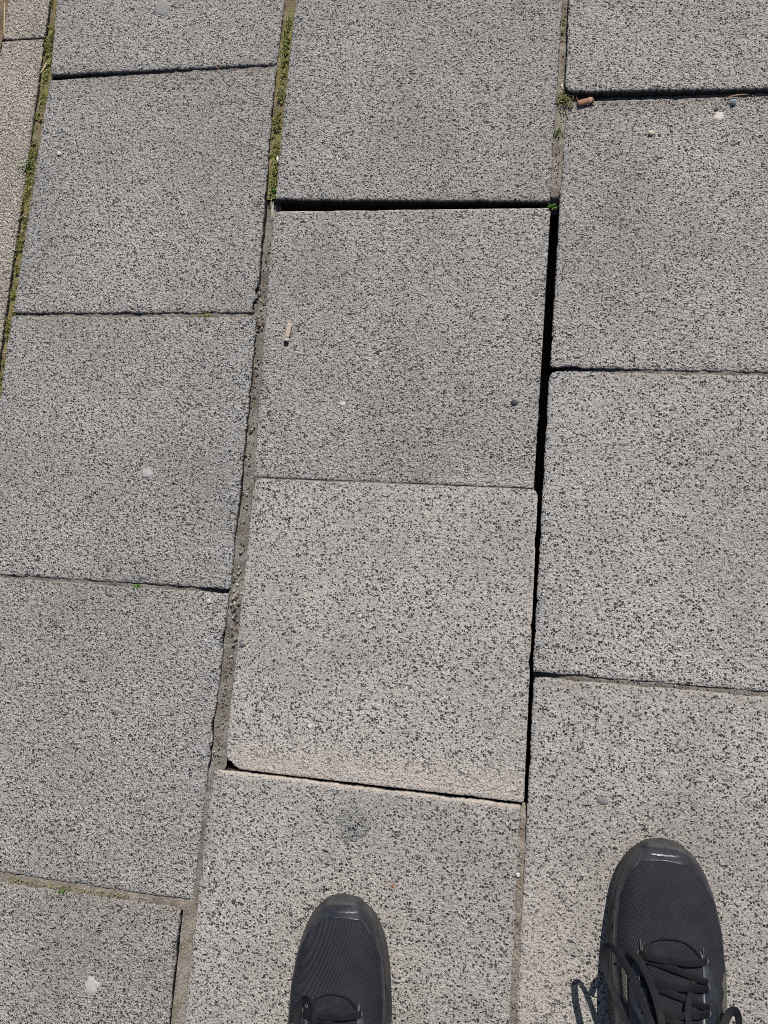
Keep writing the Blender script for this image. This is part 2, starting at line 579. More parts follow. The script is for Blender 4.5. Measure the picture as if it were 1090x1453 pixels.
strip('joint_sand', [(90, -90, -3, 9), (77, 0, -3, 9), (66, 100, -3, 9), (39, 250, -2.5, 9), (26, 360, -3, 9), (-2, 560, -3, 9), (-40, 830, -3, 9)], M_SANDMOSS, 1)
strip('joint_sand', [(422, -90, -4, 8), (413, 0, -3, 8), (401, 100, -2.5, 8), (391, 200, -3, 7), (386, 280, -4.5, 7)], M_SANDMOSS, 2)
strip('joint_sand', [(386, 280, -9, 8), (384, 310, -11, 9), (378, 360, -8, 9), (371, 420, -5, 9), (369, 450, -3.5, 9), (365, 520, -6, 9), (356, 620, -6, 9), (349, 700, -8, 9), (341, 780, -3.5, 9),
                     (334, 850, -3, 9), (326, 930, -4, 9), (315, 1000, -4, 8), (308, 1085, -5, 8), (302, 1100, -1.8, 6), (296, 1150, -1.3, 6), (284, 1240, -1.2, 6), (276, 1275, -1.5, 6)], M_SANDGREY, 3, amp=0.0016)
_s = sheet('joint_sand', 0.585, 0.625, -1.15, 0.75, -0.005, M_SAND, 4, 120, 0.0015, 60)
_s.parent = pavement
strip('joint_sand', [(275, 1272, -2.2, 5), (270, 1290, -1.4, 8), (262, 1370, -1.1, 8), (253, 1453, -1.2, 8), (240, 1560, -2, 8)], M_SAND, 14)
strip('joint_sand', [(812, -90, -3, 7), (803, 0, -3, 7), (797, 100, -2.5, 7), (795, 145, -2, 8), (792, 200, -2.5, 7), (788, 262, -3, 7), (786, 275, -6, 7), (785, 287, -26, 7)], M_SAND, 4)
strip('joint_sand', [(743, 1142, -12, 5), (742, 1160, -3, 5), (738, 1210, -1.6, 5), (735, 1300, -1.4, 5), (732, 1453, -1.8, 5), (728, 1560, -3, 5)], M_SAND, 5)
strip('joint_sand', [(-98, 1231, -3, 7), (0, 1246, -2.6, 7), (140, 1267, -2.4, 7), (274, 1285, -3, 6)], M_SAND, 6)
strip('joint_sand', [(-38, 814, -3, 4), (60, 821, -2.4, 4), (190, 830, -2.4, 4), (270, 835, -3.5, 4), (327, 839, -9, 4)], M_SANDGREY, 7)
strip('joint_sand', [(17, 446, -3.5, 4), (180, 446, -2.4, 4), (280, 446, -2.0, 4), (366, 446, -2.5, 5)], M_SANDGREY, 8)
strip('joint_sand', [(72, 109, -6, 6), (170, 104, -3.5, 6), (260, 99, -2.4, 5), (393, 93, -2.2, 5)], M_SANDGREY, 9)
strip('joint_sand', [(800, 139, -4, 8), (900, 136, -5, 7), (1000, 133, -4, 7), (1206, 127, -4, 7)], M_SAND, 10)
strip('joint_sand', [(800, 523, -9, 4), (850, 524, -4, 4), (900, 525, -3, 4), (1000, 527, -2.2, 4), (1196, 532, -2.5, 4)], M_SANDGREY, 11)
strip('joint_sand', [(361, 678, -1.5, 3), (560, 685.5, -1.2, 3), (758, 693.3, -1.5, 3)], M_SANDGREY, 13, amp=0.0004)
strip('joint_sand', [(757, 956, -12, 5), (800, 960, -4, 5), (930, 970, -2.2, 5), (1090, 985, -2.2, 5), (1204, 995, -3, 5)], M_SANDGREY, 12)


# ------------------------------------------------------------------ moss, weeds, straw
def leaf(vs_, fs, cols, p, ang, tilt, L, W, col):
    d = Vector((math.cos(ang) * math.cos(tilt), math.sin(ang) * math.cos(tilt), math.sin(tilt)))
    s = Vector((-math.sin(ang), math.cos(ang), 0)) * W * 0.5
    m = p + d * L * 0.5 + Vector((0, 0, L * 0.10))
    t = p + d * L
    b = len(vs_)
    vs_ += [p - s * 0.35, p + s * 0.35, m + s, m - s, t]
    fs += [(b, b + 1, b + 2, b + 3), (b + 3, b + 2, b + 4)]
    cols += [(*col, 1)] * 5


GREEN = [(0.22, 0.29, 0.05), (0.20, 0.25, 0.045), (0.27, 0.26, 0.065), (0.34, 0.29, 0.11), (0.12, 0.17, 0.035), (0.38, 0.31, 0.17), (0.22, 0.28, 0.06), (0.22, 0.165, 0.09), (0.30, 0.22, 0.12), (0.36, 0.34, 0.09)]


def moss_band(name, pts, n, label, seed, size=0.0022, spread=1.0, cut=0.5, pal=GREEN):
    rnd = random.Random(seed)
    W = [(at(p[0], p[1], 0), p[2] * 0.001, p[3]) for p in pts]      # half width mm, density
    vs_, fs, cols = [], [], []
    seg = [((b[0] - a[0]).length * (a[2] + b[2]) / 2, a, b) for a, b in zip(W[:-1], W[1:])]
    tot = sum(s[0] for s in seg)
    k = 0
    tries = 0
    while k < n and tries < n * 12:
        tries += 1
        r = rnd.random() * tot
        for s, a, b in seg:
            if r < s:
                break
            r -= s
        t = rnd.random()
        p = a[0].lerp(b[0], t)
        h = a[1] + (b[1] - a[1]) * t
        d = (b[0] - a[0]).normalized()
        p = p + Vector((d.y, -d.x, 0)) * rnd.gauss(0, h * 0.55 * spread)
        if (0.6 * mn.noise(Vector((p.x * 55, p.y * 55, seed))) + 0.5 * mn.noise(Vector((p.x * 190, p.y * 190, seed)))) < (cut - 0.5) * 1.2 - 0.02:
            continue
        p.z = rnd.uniform(-0.004, -0.0002)
        c = rnd.choice(pal)
        v = rnd.uniform(0.7, 1.35)
        leaf(vs_, fs, cols, p, rnd.uniform(0, 6.283), rnd.uniform(0.15, 1.3), size * rnd.uniform(0.6, 1.5), size * rnd.uniform(0.35, 0.7), tuple(x * v for x in c))
        k += 1
    o = mesh_obj(name, vs_, fs, M_LEAF, None, False, None, cols)
    return tag(o, label, 'moss', None, 'stuff')


moss_band('moss', [(84, -60, 5, 1), (76, 0, 5, 1), (68, 70, 5, .7), (63, 110, 4, .15), (55, 160, 4, .35), (48, 200, 5, 1.0), (37, 255, 6, 1.0), (28, 300, 7, 1.3), (25, 345, 5, 1), (14, 440, 4.5, .8), (2, 530, 4.5, .7), (-14, 620, 5, .7)],
          9500, 'green and olive moss along the pale edging stones at the left', 3, 0.0019, 1.2)
moss_band('moss', [(411, 25, 3, .1), (408, 45, 4, 1), (402, 100, 4.5, 1.2), (398, 130, 4, .4), (393, 165, 4, .9), (390, 225, 4, .9), (388, 262, 4, .5), (387, 282, 3.5, 1.1)],
          3000, 'green moss in the joint between left and middle slabs at the top', 5)
moss_band('moss', [(801, 20, 2.5, .5), (799, 55, 2.5, .4)], 120, 'thin green moss at the top of the right joint', 9, 0.0018)
moss_band('moss', [(265, 446, 2.5, 1), (300, 447, 2, .5)], 130, 'tiny moss patch in the crack between two left slabs', 11, 0.0018, 0.8)
moss_band('moss', [(8, 1248, 3, 1), (30, 1251, 2, .6), (150, 1269, 2.5, .8), (175, 1273, 2.5, 1)], 330, 'yellowish moss in the sandy joint at the lower left', 12, 0.0017, 0.8, 0.4)


def weed(px, py, n, L, label, seed, pal=((0.07, 0.16, 0.02), (0.11, 0.2, 0.035)), up=(0.3, 1.1), z=-0.002, wd=0.42, spread=0.0015):
    rnd = random.Random(seed)
    vs_, fs, cols = [], [], []
    for i in range(n):
        c = rnd.choice(pal)
        v = rnd.uniform(0.75, 1.3)
        p = Vector((rnd.gauss(0, spread), rnd.gauss(0, spread), 0))
        l = L * rnd.uniform(0.5, 1.2)
        leaf(vs_, fs, cols, p, rnd.uniform(0, 6.283), rnd.uniform(*up), l, l * wd * rnd.uniform(.7, 1.2), tuple(x * v for x in c))
    o = mesh_obj('weed_sprout', vs_, fs, M_LEAF, None, False, at(px, py, z), cols)
    return tag(o, label, 'weed', 'weed sprouts in the joints')


weed(785, 293, 14, 0.0055, 'tiny bright green sprout at the corner above the wide dark gap', 1, z=0.0)
weed(195, 831, 12, 0.0045, 'tiny green sprout in the thin crack at the left, halfway down', 2)
weed(88, 1263, 16, 0.0036, 'small green sprout in the sandy joint at the lower left', 3, z=-0.001)
weed(387, 272, 26, 0.005, 'green sprout where the mossy middle joint meets the dark gap', 4, z=-0.001)
DRYG = ((0.13, 0.13, 0.035), (0.24, 0.2, 0.09), (0.09, 0.12, 0.03), (0.33, 0.28, 0.16))
weed(803, 141, 150, 0.0065, 'dry yellow green tuft beside the orange cigarette end', 5, DRYG, (0.1, 0.9), -0.001, 0.2, 0.0052)
weed(791, 189, 30, 0.005, 'small green tuft in the brown sandy joint at the upper right', 6, ((0.08, 0.14, 0.03), (0.15, 0.17, 0.05)), (0.2, 1.0), -0.002, 0.25, 0.0022)
weed(40, 238, 60, 0.008, 'taller green blades in the mossy edge by the pale edging stone', 7, ((0.10, 0.16, 0.04), (0.2, 0.24, 0.1), (0.07, 0.1, 0.02)), (0.2, 1.0), -0.001, 0.16, 0.004)


def stalk(vs_, fs, cols, a, b, wdt, col, bend=0.0, seg=5, lift=0.0):
    d = (b - a)
    s = Vector((-d.y, d.x, 0)).normalized() * wdt * 0.5
    n0 = len(vs_)
    for i in range(seg + 1):
        t = i / seg
        p = a.lerp(b, t) + s.normalized() * bend * math.sin(t * math.pi) + Vector((0, 0, lift * math.sin(t * math.pi)))
        kf = 1 - 0.6 * abs(2 * t - 1) ** 3
        vs_ += [p - s * kf, p + Vector((0, 0, wdt * 0.45)), p + s * kf]
        cols += [(*col, 1)] * 3
    for i in range(seg):
        q = n0 + i * 3
        fs += [(q, q + 1, q + 4, q + 3), (q + 1, q + 2, q + 5, q + 4)]


def straw(name, px0, px1, wdt, col, label, cat, z=0.0015, bend=0.001, lift=0.0006):
    vs_, fs, cols = [], [], []
    a, b = at(*px0, z), at(*px1, z)
    stalk(vs_, fs, cols, a - a, b - a, wdt, col, bend, 6, lift)
    o = mesh_obj(name, vs_, fs, M_STRAW, None, True, a, cols)
    return tag(o, label, cat)


straw('dry_stalk', (7, 4), (6, 54), 0.0016, (0.5, 0.4, 0.26), 'straight dry straw stalk in the top left corner', 'straw', 0.003, 0)
straw('dry_leaf', (66, 89), (57, 104), 0.0024, (0.52, 0.40, 0.25), 'dry tan leaf strip lying on the moss at the upper left', 'leaf', 0.001)
straw('dry_leaf', (55, 78), (59, 86), 0.0014, (0.66, 0.58, 0.36), 'short pale yellow leaf bit on the moss above the tan strip', 'leaf', 0.0015)
straw('twig', (303, 93), (312, 101), 0.0011, (0.26, 0.13, 0.08), 'tiny reddish twig lying across the upper left crack', 'twig', 0.002)
straw('twig', (1030, 139), (1062, 134), 0.0016, (0.30, 0.18, 0.11), 'thin brown twig along the crack at the upper right', 'twig', 0.001)
straw('dry_stalk', (797, 119), (798, 126), 0.0016, (0.75, 0.6, 0.48), 'short pale stick in the joint above the dry tuft', 'straw', -0.001, 0)
straw('dry_stalk', (394, 222), (394, 229), 0.0022, (0.85, 0.83, 0.78), 'short white stick standing out of the mossy middle joint', 'straw', 0.0, 0)
rnd = random.Random(31)
vs_, fs, cols = [], [], []
for i in range(260):
    x, y = rnd.uniform(-0.62, -0.378), rnd.uniform(-1.0, 0.9)
    if i < 40:
        x, y = rnd.uniform(-0.43, -0.379), rnd.uniform(0.15, 0.36)
    a = Vector((x, y, rnd.uniform(-0.01, 0.002)))
    an = rnd.gauss(1.57, 0.7)
    L = rnd.uniform(0.015, 0.06)
    b = a + Vector((math.cos(an) * L, math.sin(an) * L, rnd.uniform(-0.002, 0.004)))
    if b.x > -0.372:
        b.x = -0.376
    v = rnd.uniform(0.5, 1.2)
    stalk(vs_, fs, cols, a, b, rnd.uniform(0.0008, 0.002), (0.42 * v, 0.34 * v, 0.2 * v), rnd.uniform(-.002, .002))
tag(mesh_obj('dry_straw', vs_, fs, M_STRAW, None, True, None, cols), 'dry straw lying on the earth beyond the edging', 'straw', None, 'stuff')
# grey grass roots hanging in the corner of the wide gap
vs_, fs, cols = [], [], []
for i in range(9):
    a = at(386 + rnd.uniform(-2, 3), 286, -0.001)
    b = at(386 + rnd.uniform(-3, 6), rnd.uniform(300, 322), -0.004)
    stalk(vs_, fs, cols, a, b, 0.0006, (0.45, 0.42, 0.34), rnd.uniform(-.001, .001))
tag(mesh_obj('dry_roots', vs_, fs, M_STRAW, None, True, None, cols), 'thin dry roots in the corner of the wide dark gap', 'roots')


# ------------------------------------------------------------------ grit, pebbles, gum, cigarette ends
def rock_geo(r, seed, flat=0.6, sub=2, stretch=1.0, jag=0.35):
    import bmesh
    bm = bmesh.new()
    bmesh.ops.create_icosphere(bm, subdivisions=sub, radius=1.0)
    for v in bm.verts:
        n = mn.noise(v.co * 1.3 + Vector((seed * 3.7, 0, 0))) * jag + mn.noise(v.co * 3 + Vector((0, seed, 0))) * jag * 0.4
        v.co *= 1 + n
        v.co = Vector((v.co.x * r * stretch, v.co.y * r, v.co.z * r * flat))
    vs_ = [v.co.copy() for v in bm.verts]
    bm.verts.index_update()
    fs = [tuple(v.index for v in f.verts) for f in bm.faces]
    bm.free()
    return vs_, fs


def pebble(px, py, dpx, mat, label, seed, flat=0.6, z=0.0, rot=0.0, stretch=1.0, smooth=False, name='pebble', cat='pebble', lift=0.6):
    r = dpx * 0.0006 / 2
    vs_, fs = rock_geo(r, seed, flat, 2, stretch)
    p = at(px, py, z)
    p.z = z + r * flat * lift
    o = mesh_obj(name, vs_, fs, mat, None, smooth, p)
    o.rotation_euler.z = rot
    return tag(o, label, cat, 'pebbles on the slabs')


S_WHITE = stone_mat('white_stone', (0.45, 0.44, 0.41), (0.7, 0.68, 0.64))
S_YEL = stone_mat('cream_stone', (0.5, 0.47, 0.33), (0.78, 0.74, 0.55))
S_DARK = stone_mat('dark_stone', (0.03, 0.032, 0.036), (0.09, 0.09, 0.095))
S_BLUE = stone_mat('blue_grey_stone', (0.2, 0.25, 0.3), (0.5, 0.56, 0.6))
S_BROWN = stone_mat('brown_stone', (0.22, 0.1, 0.06), (0.4, 0.22, 0.14))
S_GREY = stone_mat('grey_stone', (0.12, 0.115, 0.12), (0.28, 0.27, 0.27))
pebble(924, 189, 9, S_YEL, 'round cream pebble on the upper right slab', 1, 0.6)
pebble(1040, 146, 10, S_BLUE, 'blue grey pebble casting a shadow near the upper right crack', 2, 0.9)
pebble(1017, 154, 6, S_GREY, 'small dark grey chip touching the white spot at upper right', 3, 0.7, stretch=1.5, rot=.5)
pebble(855, 1136, 17, S_GREY, 'flat slate grey stone set in the slab above the right shoe', 4, 0.35, rot=1.2, stretch=0.75, lift=0.25)
pebble(297, 853, 9, S_WHITE, 'white stone chip by the left joint, halfway down', 5, 0.6, rot=.6)
pebble(511, 874, 8, S_WHITE, 'white grain near the centre of the middle slab', 6, 0.4)
pebble(486, 573, 8, S_WHITE, 'white grain below the small cigarette end', 7, 0.4, stretch=1.3)
pebble(440, 1030, 8, S_WHITE, 'white grain low on the pinkish middle slab', 8, 0.4)
pebble(730, 571, 10, S_DARK, 'black pebble beside the wide dark gap', 9, 0.5, stretch=1.2, rot=-.4)
pebble(344, 914, 8, S_GREY, 'purple grey chip beside the gritty left joint', 10, 0.6)
pebble(84, 218, 8, S_WHITE, 'white grain beside the mossy edge at upper left', 11, 0.5, stretch=1.4, rot=-.5)
pebble(558, 1256, 7, S_BROWN, 'rusty brown grain above the left shoe', 12, 0.5)
pebble(192, 24, 8, S_WHITE, 'off white grain near the top left slab edge', 13, 0.35, stretch=1.2)
pebble(296, 1234, 9, S_WHITE, 'narrow white chip beside the lower left joint', 14, 0.4, stretch=0.5)
pebble(3, 418, 15, S_DARK, 'black fragment on the pale edging at the left frame edge', 15, 0.4, stretch=0.6, rot=-.5)
pebble(332, 1285 - 6, 9, S_DARK, 'dark grain between the lower left joint and left shoe', 16, 0.4, stretch=0.8)
pebble(583, 1388, 8, S_GREY, 'dull dark chip to the right of the left shoe', 17, 0.4)
pebble(288, 517, 8, S_GREY, 'dull grey grain on the left slab under the crack', 18, 0.15, stretch=1.6)
pebble(735, 1241, 7, S_WHITE, 'pale grain in the thin sandy joint left of the right shoe', 19, 0.6)

rnd = random.Random(12)
gv, gf_, gc = [], [], []
base, bfs = rock_geo(1.0, 5, 0.75, 1, 1.0, 0.3)
PALG = [(0.38, 0.34, 0.28), (0.28, 0.24, 0.2), (0.48, 0.44, 0.38), (0.22, 0.16, 0.13), (0.10, 0.09, 0.085), (0.36, 0.25, 0.2)]


def grit(pts, n, lo, hi, hw, z):
    for i in range(n):
        k = rnd.randrange(len(pts) - 1)
        t = rnd.random()
        q = (pts[k][0] + (pts[k + 1][0] - pts[k][0]) * t, pts[k][1] + (pts[k + 1][1] - pts[k][1]) * t)
        p = at(q[0] + rnd.gauss(0, hw), q[1] + rnd.gauss(0, 1), 0)
        r = rnd.uniform(lo, hi) * 0.001
        p.z = z * 0.001 + rnd.uniform(-0.0008, 0.0012)
        R = Matrix.Rotation(rnd.uniform(0, 6.28), 3, 'Z') @ Matrix.Rotation(rnd.uniform(0, 3), 3, 'X')
        b0 = len(gv)
        gv.extend([p + R @ (v * r) for v in base])
        gf_.extend([tuple(b0 + x for x in f) for f in bfs])
        c = rnd.choice(PALG)
        gc.extend([(*c, 1)] * len(base))


grit([(341, 770), (334, 850), (329, 915)], 90, 0.5, 2.0, 3.5, -2.2)
grit([(334, 835), (333, 860)], 8, 1.5, 2.6, 3, -1.0)
grit([(372, 400), (367, 452), (366, 480)], 40, 0.5, 1.9, 3.5, -2.5)
grit([(384, 330), (362, 520), (340, 780)], 150, 0.4, 1.4, 4, -4.5)
grit([(326, 930), (304, 1085)], 140, 0.4, 1.2, 3, -3)
grit([(738, 1160), (735, 1300), (732, 1430)], 70, 0.4, 1.2, 2.5, -0.8)
grit([(803, 0), (795, 150), (789, 260)], 60, 0.4, 1.2, 3, -1.5)
grit([(20, 1250), (270, 1284)], 50, 0.4, 1.1, 2.5, -1.5)
grit([(265, 1300), (252, 1450)], 40, 0.4, 1.1, 3, -1.5)
grit([(815, 149), (1090, 138)], 60, 0.4, 1.1, 4, 0.2)
grit([(870, 964), (1090, 987)], 30, 0.4, 1.1, 3, -1.2)
grit([(150, 110), (390, 97)], 14, 0.3, 0.8, 4, 0.0)
for i in range(170):
    p = at(rnd.uniform(-40, 1130), rnd.uniform(-20, 1470), 0)
    if p.x < -0.31 or sc.ray_cast(bpy.context.evaluated_depsgraph_get(), Vector((p.x, p.y, 0.05)), Vector((0, 0, -1)))[1].z < -0.003:
        continue
    r = rnd.uniform(0.35, 1.0) * 0.001
    p.z = r * 0.5 + 0.0006
    b0 = len(gv)
    gv.extend([p + v * r for v in base])
    gf_.extend([tuple(b0 + x for x in f) for f in bfs])
    c = rnd.choice([(0.6, 0.57, 0.5), (0.5, 0.47, 0.42), (0.08, 0.075, 0.07), (0.3, 0.2, 0.14), (0.66, 0.64, 0.6)])
    gc.extend([(*c, 1)] * len(base))
tag(mesh_obj('grit', gv, gf_, M_STRAW, None, False, None, gc), 'loose grit and sand grains in the joints and on the slabs', 'grit', None, 'stuff')




DG = bpy.context.evaluated_depsgraph_get()


def gum(px, py, dpx, cols_, label, seed, stretch=1.0, rot=0.0, hgt=0.0007, rough=0.7, zs=0.0008):
    r = dpx * 0.0007 / 2
    mat = stone_mat('gum_%d' % seed, cols_[0], cols_[1], rough)
    vs_, fs = [(0, 0, hgt)], []
    N = 40
    ring = [(0.55, 1.0), (0.85, 0.75), (1.0, 0.0), (1.02, -1.2)]
    for a in range(N):
        an = a / N * 6.2832
        rr = 1 + 0.42 * mn.noise(Vector((math.cos(an) * 1.5, math.sin(an) * 1.5, seed))) + 0.2 * mn.noise(Vector((math.cos(an) * 5, math.sin(an) * 5, seed)))
        for (k, z) in ring:
            vs_.append((math.cos(an) * r * rr * k * stretch, math.sin(an) * r * rr * k, z * hgt))
    for a in range(N):
        b = (a + 1) % N
        fs.append((0, 1 + a * 4, 1 + b * 4))
        for k in range(3):
            fs.append((1 + a * 4 + k, 1 + a * 4 + k + 1, 1 + b * 4 + k + 1, 1 + b * 4 + k))
    p = at(px, py, 0.0006)
    p.z = 0.0
    vs_ = [(x, y, z + (sc.ray_cast(DG, Vector((p.x + x, p.y + y, 0.05)), Vector((0, 0, -1)))[1].z)) for (x, y, z) in vs_]
    if seed == 6:
        mat = M_GRIME
    o = mesh_obj('chewing_gum', vs_, fs, mat, None, True, p, [(0, 0, 0, 0)] * len(vs_))
    return tag(o, label, 'chewing gum', 'flattened gum spots')


gum(1021, 164, 14, ((0.5, 0.45, 0.4), (0.72, 0.66, 0.6)), 'whitish flattened gum spot near the upper right crack', 1)
gum(130, 1400, 21, ((0.36, 0.34, 0.32), (0.56, 0.54, 0.51)), 'pale round gum spot on the lower left slab', 2)
gum(231, 12, 24, ((0.20, 0.197, 0.19), (0.30, 0.295, 0.285)), 'grey flattened gum spot at the top edge of the photo', 3, 1.25)
gum(208, 671, 16, ((0.34, 0.33, 0.32), (0.46, 0.45, 0.44)), 'faint pale gum spot on the left slab, halfway down', 4)


# dark worn stain where a gum has come off, on the slab above the left shoe
gum(502, 1168, 44, ((0.13, 0.125, 0.115), (0.27, 0.26, 0.245)), 'dark grey worn gum patch above the left shoe', 6, 1.1, 0.4, 0.00035, 0.9)


def tube_geo(rings):
    """rings: list of lists of Vectors, same count; capped"""
    vs_, fs = [], []
    n = len(rings[0])
    for r in rings:
        vs_ += r
    for i in range(len(rings) - 1):
        for j in range(n):
            j2 = (j + 1) % n
            fs.append((i * n + j, i * n + j2, (i + 1) * n + j2, (i + 1) * n + j))
    fs.append(tuple(range(n))[::-1])
    fs.append(tuple((len(rings) - 1) * n + j for j in range(n)))
    return vs_, fs


def cig(px0, px1, dia, label, z, paper, filt, end, squash=0.8, crook=0.0):
    a, b = at(*px0, z), at(*px1, z)
    L = (b - a).length
    root = link(bpy.data.objects.new('cigarette_end', None))
    root.location = a
    root.rotation_euler.z = math.atan2((b - a).y, (b - a).x)
    tag(root, label, 'cigarette end', 'cigarette ends')

    def seg(nm, t0, t1, col, r0, seed, n=7):
        rings = []
        for i in range(n + 1):
            t = t0 + (t1 - t0) * i / n
            ring = []
            for j in range(14):
                an = j / 14 * 6.2832
                rr = r0 * (1 + 0.22 * mn.noise(Vector((t * 9, math.cos(an) * 2, math.sin(an) * 2 + seed))))
                if (nm == 'ash_end' and i == n):
                    rr *= 0.6
                ring.append(Vector((t * L, math.cos(an) * rr + crook * math.sin(t * 3), math.sin(an) * rr * squash + r0 * squash)))
            rings.append(ring)
        v, f = tube_geo(rings)
        k = NT(nm)
        tc = k.n('ShaderNodeTexCoord')
        nz = k.noise(tc.outputs['Object'], 900, 3).outputs['Fac']
        c = k.mix(k.rng(nz, 0.35, 0.7), col, tuple(x * 0.55 for x in col))
        mesh_obj(nm, v, f, k.out(c, 0.85, k.bump(nz, 0.0004, 0.6), 0.2), root)
    seg('filter_paper', 0.0, 0.72, filt, dia / 2, 1)
    seg('paper', 0.721, 0.86, paper, dia / 2 * 1.03, 2, 3)
    seg('ash_end', 0.861, 1.0, end, dia / 2 * 0.9, 3, 4)
    return root


cig((820, 149), (842, 143), 0.0066, 'orange brown cigarette end beside the dry tuft at upper right', -0.0008, (0.55, 0.38, 0.30), (0.42, 0.23, 0.15), (0.30, 0.19, 0.14), 0.7)
cig((412, 460), (406, 489), 0.0052, 'pale burnt cigarette end on the middle slab', 0.0005, (0.62, 0.58, 0.54), (0.60, 0.50, 0.42), (0.012, 0.012, 0.014), 0.6)

# ------------------------------------------------------------------ shoes
def fabric(name, a, b, scale, rough=0.8, bump=0.0006, diag=True, spec=0.25):
    k = NT(name)
    tc = k.n('ShaderNodeTexCoord')
    P = tc.outputs['Object']
    mp = k.n('ShaderNodeMapping')
    k.put(mp.inputs['Vector'], P)
    mp.inputs['Rotation'].default_value = (0, 0, 0.45)
    mp.inputs['Scale'].default_value = (scale, scale * 0.8, scale * 0.5)
    sx = k.n('ShaderNodeSeparateXYZ')
    k.put(sx.inputs[0], mp.outputs[0])
    h = k.math('MULTIPLY', k.math('SINE', sx.outputs[0]), k.math('SINE', sx.outputs[1]))
    h = k.rng(h, -0.6, 0.7)
    n = k.noise(P, 900, 2).outputs['Fac']
    dust = k.rng(k.noise(P, 55, 4, 0.7).outputs['Fac'], 0.42, 0.72, 0.0, 0.24)
    col = k.mix(h, a, b)
    col = k.mix(dust, col, k.mix(0.5, col, (0.11, 0.10, 0.09)))
    hh = k.math('ADD', h, k.math('MULTIPLY', n, 0.5))
    return k.out(col, rough, k.bump(hh, bump, 0.9), spec)


def rubber(name, a, b, rough, spec=0.5, dusty=0.4, dustcol=(0.16, 0.15, 0.12)):
    k = NT(name)
    tc = k.n('ShaderNodeTexCoord')
    P = tc.outputs['Object']
    n = k.noise(P, 120, 4, 0.65).outputs['Fac']
    n2 = k.noise(P, 900, 2, 0.6).outputs['Fac']
    col = k.mix(n, a, b)
    dm = k.rng(k.noise(P, 35, 4, 0.7).outputs['Fac'], 0.38, 0.7, 0.0, dusty)
    col = k.mix(dm, col, dustcol)
    rr = k.math('ADD', k.rng(n, 0.3, 0.7, rough - 0.08, rough + 0.14), k.math('MULTIPLY', dm, 0.3))
    h = k.math('ADD', k.math('MULTIPLY', n, 1.0), k.math('MULTIPLY', n2, 0.3))
    return k.out(col, rr, k.bump(h, 0.0005, 0.5), spec)


M_MESH = fabric('black_shoe_mesh', (0.006, 0.006, 0.008), (0.038, 0.040, 0.058), 3600, 0.75, 0.0005)
M_TONGUE = fabric('black_tongue_knit', (0.006, 0.006, 0.008), (0.028, 0.028, 0.040), 4800, 0.8, 0.0004)
M_TOE = rubber('black_smooth_overlay', (0.007, 0.008, 0.013), (0.016, 0.018, 0.028), 0.34, 0.75, 0.45, (0.085, 0.088, 0.098))
M_SOLE = rubber('dusty_black_rubber', (0.018, 0.018, 0.02), (0.045, 0.045, 0.045), 0.6, 0.35, 0.6, (0.14, 0.137, 0.125))
M_LACE = fabric('black_lace', (0.004, 0.004, 0.006), (0.012, 0.0125, 0.019), 9500, 0.6, 0.00015)
M_STRIPE = fabric('olive_grey_reflective', (0.05, 0.05, 0.04), (0.19, 0.185, 0.145), 4200, 0.6, 0.0003)
M_THREAD = rubber('grey_thread', (0.07, 0.07, 0.075), (0.12, 0.12, 0.125), 0.6, 0.3, 0.2)
M_LINING = fabric('black_lining', (0.006, 0.006, 0.007), (0.02, 0.02, 0.022), 3000, 0.9)


def interp(tab, s):
    if s <= tab[0][0]:
        return tab[0][1]
    for (a, va), (b, vb) in zip(tab[:-1], tab[1:]):
        if s <= b:
            t = (s - a) / (b - a)
            return va + (vb - va) * t
    return tab[-1][1]


SS = [0, .002, .006, .012, .02, .03, .045, .07, .10, .14, .19, .24, .265, .278, .286, .29]
WI = [0, .012, .0195, .0265, .032, .0365, .0405, .0435, .0445, .042, .037, .0355, .032, .025, .014, 0]      # inner side
WO = [0, .012, .0195, .0265, .0325, .038, .044, .0495, .0515, .0495, .044, .0395, .0345, .026, .014, 0]      # outer side
TI, TO = list(zip(SS, WI)), list(zip(SS, WO))
HT = [(0, .008), (.004, .014), (.012, .022), (.025, .030), (.045, .036), (.07, .042), (.09, .049), (.12, .062), (.15, .074), (.18, .084), (.21, .088), (.29, .088)]


def smooth_tab(tab, s, h=0.006):
    return (interp(tab, s - h) + 2 * interp(tab, s) + interp(tab, s + h)) / 4 if s > h * 1.1 else interp(tab, s)


